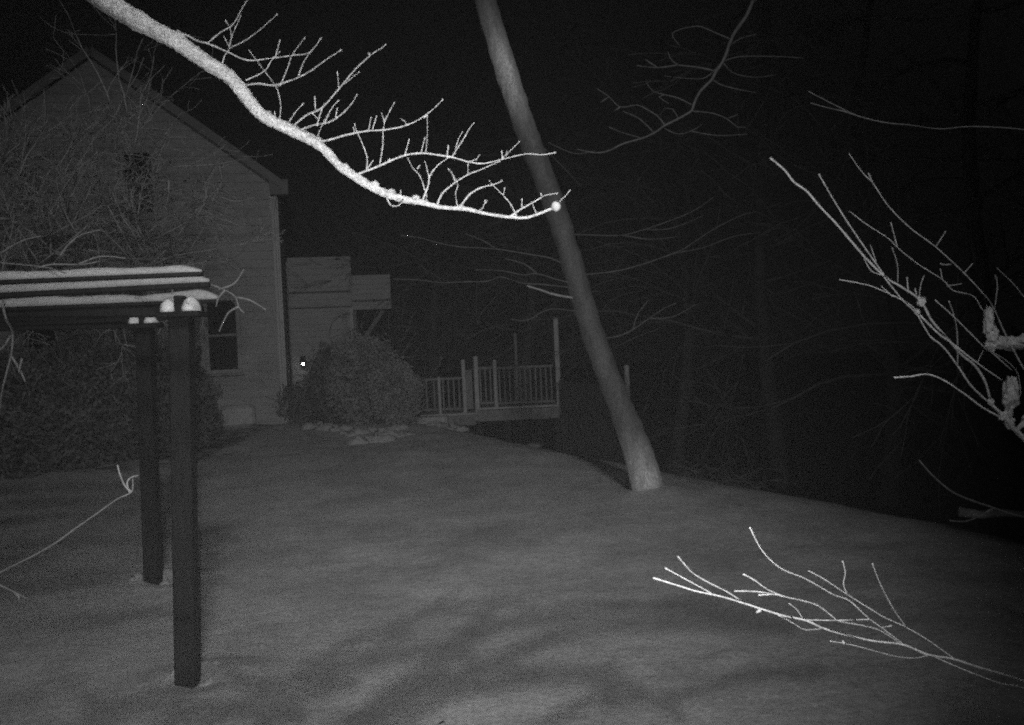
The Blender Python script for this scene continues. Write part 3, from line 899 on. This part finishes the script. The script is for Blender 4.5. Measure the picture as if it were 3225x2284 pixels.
for k in range(60):
    px, py = rg.uniform(-60, 740), rg.uniform(330, 760)
    px = min(px, 230 + (py - 150) * 0.85)
    if px < 290: py = max(py, 330 + (290 - px) * 0.62)
    p = P(px, py, HD + rg.uniform(-1.0, 1.5))
    grow(q, p, (rg.uniform(-0.6, .8), rg.uniform(-.3, .3), rg.uniform(-0.3, 1)), rg.uniform(0.6, 1.2), 0.014, 2, rg, 0.7, 0.05, 5, (2, 3), 4, 0.004)
q.build('crown', M['bark_house'], ht)

# vines over the pergola and a thin shoot low on the left
vn = Spray((0, 700, 0.4926), 5.5, 31, 0.3)
def vine(name, label, lines, w0, w1, d, mt='vine'):
    mb = MB(); vn.rec = []
    vn.d0 = d
    for l in lines: vn.line(mb, l, w0, w1, n=6, step=10)
    o = mb.build(name, M[mt])
    return tag(o, label, 'vine')
vine('bare_vine', 'bare vine arching off the right end of the pergola rafters', [[(840, 330), (900, 345), (1050, 350), (1180, 370), (1330, 395), (1440, 435), (1505, 480), (1530, 550), (1560, 580)], [(1440, 435), (1400, 480), (1380, 540)], [(1100, 400), (1110, 350), (1100, 460)], [(1505, 480), (1600, 500), (1700, 560)], [(1400, 430), (1500, 390), (1560, 300)], [(1530, 540), (1460, 580), (1400, 700)]], 16, 8, 5.5)
vine('bare_vine', 'bare vine hanging down at the left edge under the pergola beam', [[(15, 520), (40, 620), (78, 700), (76, 820), (45, 950), (15, 1070), (0, 1180), (-20, 1300)], [(76, 860), (130, 950), (160, 1020)], [(70, 720), (20, 800), (-30, 830)], [(140, 870), (120, 960)]], 18, 9, 5.2)
vine('bare_vine', 'bare vine twigs lying over the top rafter of the pergola', [[(0, 260), (120, 270), (300, 290), (420, 330)], [(250, 290), (330, 270), (520, 270), (640, 250)], [(500, 270), (640, 220), (800, 230)], [(0, 200), (140, 120), (260, 90)], [(380, 220), (440, 140), (520, 80), (640, 50)]], 13, 7, 4.25)
ZL = (0, 1400, 0.5443)
vn.zoom(ZL)
vine('thin_shoot', 'thin pale shoot slanting up across the snow at lower left', [[(-160, 830), (0, 740), (80, 700), (200, 640), (320, 570), (430, 490), (560, 400), (680, 315), (760, 275), (768, 200)], [(760, 275), (720, 235), (690, 160), (680, 120)], [(750, 280), (735, 220), (760, 190), (800, 180)]], 12, 7, 3.2)
vine('short_shoot', 'short broken shoot poking in low at the left edge', [[(-120, 760), (0, 815), (75, 850), (150, 890)], [(75, 850), (110, 880), (110, 900)]], 14, 8, 3.2)

# ------------------------------------------------------------------ near branches
Z1, Z2 = (0, 0, 0.4926), (900, 0, 0.4926)
ND = 2.15
def nd(px, py): return ND + 0.00012 * (px - 300)
tb = Vector((-2.9, 0.9, ground(-2.9, 0.9)))
nt_ = thing('overhanging_tree', 'bright bare tree branch with upturned twigs sweeping down from upper left', 'tree', tb)
q = MB(); p0 = P(325, 0, nd(325, 0))
trunk_top = Vector((-2.6, 0.9, 4.6))
q.tube(smooth_path([tuple(v) for v in (tb + Vector((0, 0, -0.2)), tb + Vector((0.05, 0, 1.5)), tb + Vector((0.15, 0, 3)), trunk_top, trunk_top + Vector((0.2, -0.4, 2.0)))], 0.3), [0.16] * 200, 12, 0.08) if False else q.tube([tb + Vector((0, 0, -0.2)), tb + Vector((0.05, 0, 1.5)), tb + Vector((0.15, 0, 3)), trunk_top, trunk_top + Vector((0.2, -0.4, 2.0))], [0.2, 0.16, 0.14, 0.12, 0.08], 12, 0.08)
q.build('trunk', M['bark_near'], nt_)
sn = Spray(Z1, ND, 42, 0.35, nd)
mb = MB()
z1m = [(325, 0, 64), (374, 30, 64), (429, 64, 62), (493, 99, 56), (557, 133, 52), (611, 170, 50), (665, 207, 46), (714, 236, 45), (754, 276, 42), (783, 315, 40), (828, 365, 38), (882, 394, 37), (936, 419, 39), (984, 443, 34), (1028, 478, 29), (1067, 522, 25), (1112, 552, 29), (1166, 586, 25), (1220, 611, 24), (1274, 628, 24), (1324, 636, 19), (1373, 650, 14), (1417, 655, 12), (1466, 658, 13), (1516, 670, 10), (1565, 679, 10), (1609, 684, 10), (1654, 686, 8), (1693, 675, 8), (1738, 657, 9)]
sn.zoom((0, 0, 1.0))
sn.line(mb, [(a, b) for a, b, c in z1m], 60, 8, step=8, widths=[c for a, b, c in z1m], n=16, knob=0.10)
base_tube = [trunk_top + Vector((0, 0, -0.1)), trunk_top + Vector((0.5, 0.5, -0.3)), P(-60, -330, ND - 0.1), P(150, -130, ND - 0.03), P(325, 0, nd(325, 0)), P(374, 30, nd(374, 30))]
for i, (a, b, rr) in enumerate([(722, 238, 19), (560, 118, 20), (840, 366, 17), (1000, 446, 15), (1085, 528, 14), (1180, 583, 13), (1232, 606, 12), (1310, 624, 11), (1452, 652, 9)]):
    dd = nd(a, b)
    mb.blob(P(a, b, dd), S(rr * 1.2, dd), S(rr * .88, dd), S(rr * .88, dd), 0.45, i + 2, 14, 10, 2.6)
mb.tube(smooth_path([tuple(v) for v in base_tube], 0.08), [0.05 - 0.0255 * min(1, i / 22) for i in range(len(smooth_path([tuple(v) for v in base_tube], 0.08)))], 12, 0.1)
mb.build('branch', M['bark_near'], nt_)
twg = [
    (Z1, [[(1075, 225), (1160, 215), (1260, 260), (1330, 280), (1450, 330), (1580, 385), (1720, 375), (1870, 355), (1980, 335), (2055, 240)],
          [(1330, 275), (1400, 215), (1480, 165), (1520, 110), (1550, 50), (1590, -10), (1640, -80)], [(1460, 330), (1480, 240), (1500, 190), (1540, 100)], [(1465, 310), (1560, 265), (1630, 215), (1670, 185), (1775, 90)],
          [(1415, 425), (1440, 350), (1462, 325)], [(1760, 370), (1790, 255)], [(1800, 530), (1840, 430), (1870, 350), (1950, 240)], [(1910, 480), (1940, 400), (1985, 332)], [(1440, 130), (1470, 180), (1478, 230)], [(1430, 230), (1450, 270), (1465, 300)]]),
    (Z1, [[(1530, 555), (1640, 535), (1740, 545), (1830, 525), (1960, 470), (2090, 380), (2180, 320)], [(1570, 515), (1690, 455), (1740, 380), (1790, 330)],
          [(1785, 780), (1795, 680), (1775, 580), (1740, 520), (1690, 455), (1650, 400), (1590, 320)], [(1800, 530), (1790, 550), (1740, 548)], [(1765, 770), (1755, 715)]]),
    (Z2, [[(30, 820), (130, 740), (230, 690), (330, 580), (430, 460), (540, 355), (610, 310), (640, 285)], [(200, 800), (230, 700), (245, 660)], [(340, 570), (330, 460)], [(370, 540), (470, 460)],
          [(10, 800), (60, 720), (115, 660)], [(190, 700), (185, 615)], [(540, 355), (525, 335)]]),
    (Z2, [[(70, 840), (180, 800), (280, 780), (370, 720), (430, 650), (455, 605)], [(250, 785), (290, 700), (340, 640)], [(200, 880), (240, 785), (270, 730)], [(320, 750), (330, 690)], [(205, 760), (165, 720)]]),
    (Z2, [[(140, 890), (250, 900), (380, 865), (520, 838), (640, 830), (760, 805), (850, 765), (940, 700), (1005, 635)], [(530, 838), (545, 750)], [(555, 830), (580, 740)],
          [(770, 805), (765, 780), (735, 760)], [(440, 850), (430, 810)]]),
    (Z2, [[(440, 1122), (600, 1060), (740, 1000), (860, 980), (980, 992), (1080, 1010), (1180, 1038), (1270, 1045), (1400, 1015), (1540, 985), (1640, 990), (1725, 975)],
          [(760, 1000), (790, 890)], [(1060, 1005), (1130, 900), (1170, 830), (1205, 785)], [(1080, 985), (1100, 900), (1130, 840)], [(1030, 1000), (1040, 930)], [(1375, 1020), (1430, 970), (1495, 905)],
          [(515, 1095), (520, 1010), (490, 920), (450, 830), (440, 790)], [(600, 1060), (620, 930), (622, 840), (630, 780), (610, 720)], [(630, 780), (670, 700), (695, 655)],
          [(895, 980), (905, 860), (905, 730)], [(865, 980), (890, 880)], [(880, 755), (905, 735)], [(520, 1080), (560, 1025)], [(1165, 1035), (1215, 1020), (1240, 990)], [(1385, 1010), (1380, 965)], [(1410, 995), (1415, 965)], [(655, 1035), (665, 1015)]]),
    (Z2, [[(870, 1290), (910, 1190), (920, 1130), (970, 1060), (1040, 1008)], [(890, 1220), (860, 1130), (810, 1070), (780, 1010)], [(915, 1130), (890, 1030)], [(900, 1305), (900, 1240)], [(840, 1080), (860, 1055)], [(735, 1265), (735, 1215)]]),
    (Z2, [[(965, 1318), (1000, 1240), (1080, 1170), (1160, 1120), (1270, 1075), (1370, 1030)], [(1100, 1325), (1085, 1240), (1100, 1180), (1070, 1120), (1040, 1080)], [(1165, 1118), (1165, 1045)], [(1085, 1165), (1060, 1100)]]),
    (Z2, [[(1110, 1330), (1180, 1240), (1250, 1200), (1330, 1180), (1385, 1155)], [(1475, 1385), (1440, 1310), (1390, 1250), (1330, 1190), (1300, 1155)], [(1390, 1250), (1400, 1200)], [(1215, 1355), (1260, 1330), (1275, 1280)], [(1265, 1310), (1290, 1285)]]),
    (Z2, [[(1430, 1390), (1500, 1340), (1580, 1295), (1660, 1250), (1740, 1235)], [(1510, 1335), (1510, 1270)], [(1640, 1262), (1630, 1235)], [(1740, 1300), (1790, 1250), (1820, 1215)], [(1600, 1360), (1570, 1290)]]),
    (Z2, [[(640, 1245), (670, 1310), (720, 1315), (750, 1285)]]),
]
for zi, lines in twg:
    sn.zoom(zi); mb = MB()
    for j, l in enumerate(lines):
        sn.line(mb, l, 14 if j == 0 else 8.5, 5 if j == 0 else 4, bud=0.9, n=7, step=6, knob=0.2)
    mb.build('side_twig', M['bark_near'], nt_)
q = MB(); q.blob(P(1751, 650, nd(1751, 650) - 0.01), S(16.5, ND), S(16.5, ND), S(17, ND), 0.10, 3, 16, 10)
tag(q.build('snow_ball', M['snowlump'], nt_), 'round snow ball frozen on the branch tip')
# unseen limbs of the same tree, over, behind and below the camera
q = MB(); rg = random.Random(19)
LP = CAM + Vector((-0.04, -0.06, -0.24))
lq = MB()  # unseen low limbs, added and shaped to cast the streak shadows on the snow
root = tb + Vector((0.1, 0, 0.55))
for (line, t_, r_) in [
        ([(-250, 1990), (0, 1971), (136, 1971), (305, 1960), (381, 1944), (463, 1936), (600, 1915)], 0.20, 0.011),
        ([(500, 2180), (735, 2150), (900, 2156), (1045, 2103), (1209, 2069), (1334, 2045), (1431, 2031), (1503, 1973), (1551, 1910)], 0.19, 0.010),
        ([(900, 2400), (1189, 2272), (1238, 2166), (1310, 2122), (1407, 2055), (1520, 1990)], 0.19, 0.010),
        ([(1000, 2380), (1247, 2224), (1334, 2176), (1431, 2142), (1527, 2103), (1624, 2060), (1720, 2011), (1817, 1987), (2100, 1960), (2500, 1975)], 0.19, 0.009),
        ([(1500, 1990), (1624, 1950), (1850, 1915), (2150, 1910), (2400, 1950)], 0.185, 0.009),
        ([(0, 2230), (300, 2240), (480, 2215), (700, 2225), (950, 2260)], 0.19, 0.012),
        ([(1450, 2070), (1600, 2110), (1800, 2120), (2000, 2170), (2150, 2260)], 0.19, 0.006),
        ([(1100, 2090), (1250, 2020), (1330, 1930), (1450, 1860)], 0.185, 0.006),
        ([(950, 2120), (1100, 2010), (1300, 1950), (1500, 1900), (1650, 1890)], 0.185, 0.007),
        ([(1300, 2260), (1420, 2190), (1580, 2150), (1760, 2140), (1950, 2090)], 0.19, 0.006),
        ([(620, 2230), (800, 2210), (1000, 2190), (1120, 2140)], 0.19, 0.007),
        ([(1700, 2290), (1900, 2220), (2120, 2200), (2350, 2130), (2600, 2110)], 0.19, 0.006)]:
    pl = [LP + (on_ground(a, b) - LP) * t_ for a, b in line]
    far = pl[0].x > -0.3
    pre = [root, root + Vector((0.9, 0.05, 0.25)), (root + pl[0]) / 2 + Vector((0.4, -0.05, 0.02 if far else 0.15))]
    pl = smooth_path([tuple(v) for v in pre + pl], 0.04)
    lq.tube(pl, [1.3 * r_ * (1.3 - 0.6 * i / len(pl)) for i in range(len(pl))], 7, 0.1)
lq.build('shadow_limb', M['bark_far'], nt_)
for (e, L, r_) in (((1, -0.55, 0.10), 4.2, 0.07), ((0.9, -0.9, 0.25), 4.6, 0.08), ((0.6, -1.0, 0.5), 4.0, 0.07), ((0.3, -1, 0.2), 3.6, 0.06)):
    grow(q, trunk_top + Vector((0.1, -0.2, 0.6)), e, L, r_, 3, rg, 0.55, 0.0, 7, (3, 4), 6, 0.008)
q.build('crown', M['bark_near'], nt_)

# ---- snow-laden bare tree at the right edge
Z7, Z8, Z3 = (2325, 400, 0.6772), (1925, 1500, 0.5670), (2125, 0, 0.4926)
RD = 1.7
rb = Vector((2.6, 1.9, ground(2.6, 1.9)))
rt = thing('snowy_tree', 'bare snow clumped branches reaching in from the right edge', 'tree', rb)
sr = Spray(Z7, RD, 52, 0.3)
mb = MB()
for pts_, a, b in (([(1165, 1280), (1240, 1350), (1270, 1390), (1329, 1450), (1480, 1600), (1600, 1760)], 14, 30),):
    sr.line(mb, pts_[::-1], b, a, n=9)
qs = [P(2325 + 1480 * 0.6772, 400 + 1600 * 0.6772, RD), P(2325 + 1600 * 0.6772, 400 + 1760 * 0.6772, RD), Vector((1.95, 1.78, 1.25)), Vector((2.35, 1.86, 0.65)), rb + Vector((0, 0, -0.1))]
mb.tube(smooth_path([tuple(v) for v in qs], 0.06), [0.009 + 0.022 * i / 30 for i in range(len(smooth_path([tuple(v) for v in qs], 0.06)))], 9, 0.1)
mb.build('trunk', M['bark_right'], rt)
groups = [
    ([[(1175, 1285), (1150, 1190), (1100, 1110), (1040, 1060), (965, 975), (900, 900), (845, 805), (760, 745), (680, 695), (580, 595), (460, 455), (375, 365), (320, 300), (258, 255), (215, 200), (150, 145)]], 15, 12),
    ([[(1165, 1282), (1080, 1200), (1020, 1110), (950, 1020), (890, 970), (830, 870), (760, 800), (680, 700)], [(845, 875), (930, 960), (1000, 1010), (1100, 1090), (1200, 1160), (1260, 1200)]], 12, 8),
    ([[(680, 690), (630, 620), (560, 520), (500, 430), (435, 325), (375, 220)]], 9, 8),
    ([[(1329, 1130), (1245, 970), (1200, 870), (1160, 800), (1050, 680), (920, 560), (800, 470), (700, 370), (625, 260), (580, 215), (515, 125)], [(625, 260), (605, 215)], [(920, 555), (965, 485)], [(1050, 680), (1090, 635)], [(990, 640), (950, 640), (940, 635)]], 8, 5.5),
    ([[(1170, 900), (1130, 840), (1090, 785), (1000, 760), (950, 710), (840, 640), (745, 565), (700, 520), (600, 455), (515, 390)], [(740, 560), (710, 445)], [(742, 725), (740, 640), (715, 560)], [(950, 710), (940, 660)], [(970, 740), (1040, 730)]], 6, 4.5),
    ([[(830, 855), (790, 820), (690, 770), (600, 735), (470, 710)], [(720, 790), (665, 740)], [(680, 692), (620, 670), (585, 610)], [(640, 625), (615, 550)]], 7, 5),
    ([[(840, 795), (850, 730), (865, 690)], [(790, 760), (785, 700)], [(830, 780), (822, 750)]], 7, 6),
    ([[(1270, 1130), (1180, 1050), (1150, 1030), (1080, 960), (1000, 880), (915, 805)], [(1020, 1110), (1020, 1000), (1010, 900), (980, 810)]], 8, 6),
    ([[(1240, 1360), (1200, 1340), (1130, 1300), (1050, 1240), (960, 1180), (880, 1150), (800, 1160), (725, 1165)]], 11, 9),
    ([[(1260, 1250), (1310, 1250), (1300, 1150), (1250, 1090), (1180, 1045)]], 6, 5), ([[(1140, 1040), (1110, 1100)]], 6, 5), ([[(1190, 860), (1205, 740), (1195, 690)]], 6, 5), ([[(1400, 850), (1329, 790), (1280, 730), (1200, 655)]], 6, 5),
]
sr.ws = 0.78
for lines, a, b in groups:
    sr.zoom(Z7); mb = MB()
    for l in lines: sr.line(mb, l, a, b, bud=0.35, n=6, step=8)
    mb.build('branch', M['bark_right'], rt)
def clump(lst, lab):
    mb = MB()
    for i, (x, y, rx, rz) in enumerate(lst):
        fx, fy = Z7[0] + x * Z7[2], Z7[1] + y * Z7[2]
        if i == 0: dd = sr.depth_at(fx, fy, 120) or RD
        c = P(fx, fy, dd - 0.003)
        if i == 0:
            nr = min(sr.rec, key=lambda q_: math.hypot(q_[0] - fx, q_[1] - fy))
            mb.tube([P(*nr), (P(*nr) + c) / 2, c], [0.005, 0.006, 0.006], 6)
        mb.blob(c, S(rx * Z7[2], RD), S(min(rx, rz) * Z7[2], RD), S(rz * Z7[2], RD), 0.55, i + x, 24, 16, 2.8)
    tag(mb.build('snow_clump', M['snowclump'], rt), lab)
clump([(852, 812, 22, 25), (832, 860, 14, 15)], 'small snow clump on the middle twigs')
clump([(1164, 905, 20, 58), (1182, 965, 22, 34)], 'upright snow clump')
clump([(1190, 1012, 44, 22), (1255, 1006, 85, 32), (1345, 1000, 90, 34)], 'long snow clump on a bough')
clump([(1268, 1240, 32, 62)], 'rounded snow clump')
clump([(1258, 1320, 18, 40), (1232, 1345, 26, 22), (1262, 1375, 24, 32), (1175, 1278, 16, 18)], 'snow clump in the fork')
clump([(1345, 1360, 26, 30)], 'snow clump at the edge')
# high thin branch
sr.zoom(Z3); sr.rec = []; sr.d0 = 2.6; mb = MB()
sr.line(mb, [(2600, 900), (2230, 830), (1900, 810), (1700, 825), (1500, 800), (1350, 785), (1200, 750), (1100, 710), (960, 640), (855, 585)], 9, 6, n=6)
sr.line(mb, [(1190, 750), (1090, 715), (980, 690), (870, 660)], 7, 6, n=6)
q0 = P(2125 + 2600 * .4926, 900 * .4926, 2.6)
mb.tube([q0, Vector((2.3, 2.3, 2.2)), Vector((2.45, 2.0, 1.2)), rb + Vector((0.1, 0, 0))], [0.006, 0.012, 0.02, 0.035], 7)
mb.build('branch', M['bark_far'], rt)

# ---- low forked branch at the lower right
lb = Vector((1.75, 2.2, ground(1.75, 2.2)))
lo = thing('low_branch', 'thin forked bare branch reaching across the snow at lower right', 'branch', lb)
sl_ = Spray(Z8, 1.9, 63, 0.3)
lowg = [
    ([[(2620, 1260), (2270, 1130), (2040, 1060), (1900, 1015), (1760, 990), (1620, 935), (1460, 915), (1320, 885), (1180, 845), (1080, 800), (960, 775), (860, 745), (720, 700), (600, 665), (480, 640), (380, 610), (235, 565)], [(830, 742), (808, 755)]], 17, 12),
    ([[(560, 655), (520, 630), (400, 565), (300, 510)], [(780, 722), (720, 690), (640, 640), (540, 590), (450, 535), (370, 445)]], 9, 9),
    ([[(1610, 932), (1500, 860), (1400, 830), (1265, 805), (1230, 780), (1150, 720), (1060, 690), (970, 670), (870, 630), (800, 580), (735, 545)], [(960, 668), (900, 655), (800, 640), (685, 638)], [(900, 655), (820, 660)]], 9, 9),
    ([[(1085, 800), (1060, 785), (1030, 740), (985, 705)], [(1085, 798), (1260, 800), (1430, 795)]], 8, 7),
    ([[(1910, 1018), (1760, 910), (1630, 835), (1520, 785), (1420, 725), (1300, 650), (1180, 570), (1095, 525)], [(1640, 840), (1570, 740), (1500, 610), (1450, 485)], [(1310, 655), (1290, 600), (1300, 540), (1285, 470)]], 8, 6),
    ([[(1620, 930), (1500, 840), (1420, 780), (1320, 690), (1230, 655), (1080, 570), (940, 510), (840, 415), (770, 285)], [(1500, 840), (1560, 830)]], 8, 8),
    ([[(1770, 992), (1680, 1010), (1580, 1000), (1480, 975), (1350, 940), (1215, 915)], [(1300, 930), (1285, 915)], [(1180, 846), (1130, 850), (1070, 850), (1000, 810), (930, 772)]], 8, 7),
    ([[(1800, 1005), (1950, 1070), (2160, 1150), (2270, 1170), (2600, 1290)]], 8, 8),
]
sl_.ws = 0.80
for lines, a, b in lowg:
    mb = MB()
    for l in lines: sl_.line(mb, l, a, b, bud=0.5, n=6, step=8)
    mb.build('twig', M['bark_low'], lo)
q = MB(); e0 = P(Z8[0] + 2620 * Z8[2], Z8[1] + 1260 * Z8[2], 1.9)
q.tube([e0, Vector((1.5, 2.0, 0.9)), Vector((1.7, 2.15, 0.5)), lb + Vector((0, 0, -0.1))], [0.006, 0.010, 0.014, 0.02], 8)
q.build('stem', M['bark_right'], lo)

# fallen log and brush at the wood edge
lg = P(3120, 1618, 8.9); lg.z = ground(lg.x, lg.y) + 0.05
q = MB(); q.tube([P(3020, 1612, 9.0), P(3090, 1622, 8.95), P(3160, 1616, 8.9), P(3300, 1630, 8.8)], [0.05, 0.045, 0.04, 0.03], 8, 0.2)
tag(q.build('fallen_log', M['bark_house']), 'short fallen log lying at the dark lawn edge by the right margin', 'log')
mb = MB(); sw = Spray((0, 0, 1), 5.2, 71, 0.3)
sw.line(mb, [(3420, 1650), (3225, 1628), (3130, 1600), (3010, 1555), (2940, 1500), (2895, 1450)], 8, 5, n=5)
sw.line(mb, [(3130, 1600), (3050, 1640), (2990, 1640)], 6, 4, n=5)
e1 = P(3420, 1650, 5.2); mb.tube([e1, Vector((e1.x + 0.4, 5.3, ground(e1.x + 0.4, 5.3) - 0.05))], [0.008, 0.012], 6)
tag(mb.build('bare_sapling', M['bark_far']), 'faint curved bare sapling twig above the fallen log', 'sapling')
# brushwood at the foot of the leaning trunk
rg = random.Random(8); mb = MB()
for k in range(60):
    p = P(rg.uniform(2090, 2420), 1470, 12.4 + rg.uniform(-0.6, 1.0)); p.z = ground(p.x, p.y) + rg.uniform(0, 0.16)
    grow(mb, p, (rg.uniform(-1, 1), rg.uniform(-.5, .5), rg.uniform(-0.25, 0.5)), rg.uniform(0.2, 0.5), 0.007, 1, rg, 0.6, 0.2, 4, (1, 2), 4, 0.003)
o = mb.build('brushwood', M['bark_far'])
tag(o, 'scattered brushwood on the lawn edge right of the leaning trunk', 'brushwood', kind='stuff')

# thin grey haze, added to lift the blacks and give grain
q = MB(); q.box((0, 25, 5), 150, 110, 28)
mt = bpy.data.materials.new('added_haze'); mt.use_nodes = True
nt = mt.node_tree
for n in list(nt.nodes):
    if n.type == 'BSDF_PRINCIPLED': nt.nodes.remove(n)
pv = nt.nodes.new('ShaderNodeVolumePrincipled')
pv.inputs['Color'].default_value = (0.30, 0.30, 0.30, 1)
pv.inputs['Density'].default_value = 0.0065
pv.inputs['Anisotropy'].default_value = 0.0
out = [n for n in nt.nodes if n.type == 'OUTPUT_MATERIAL'][0]
nt.links.new(pv.outputs['Volume'], out.inputs['Volume'])
o = q.build('haze', mt)
tag(o, kind='stuff')
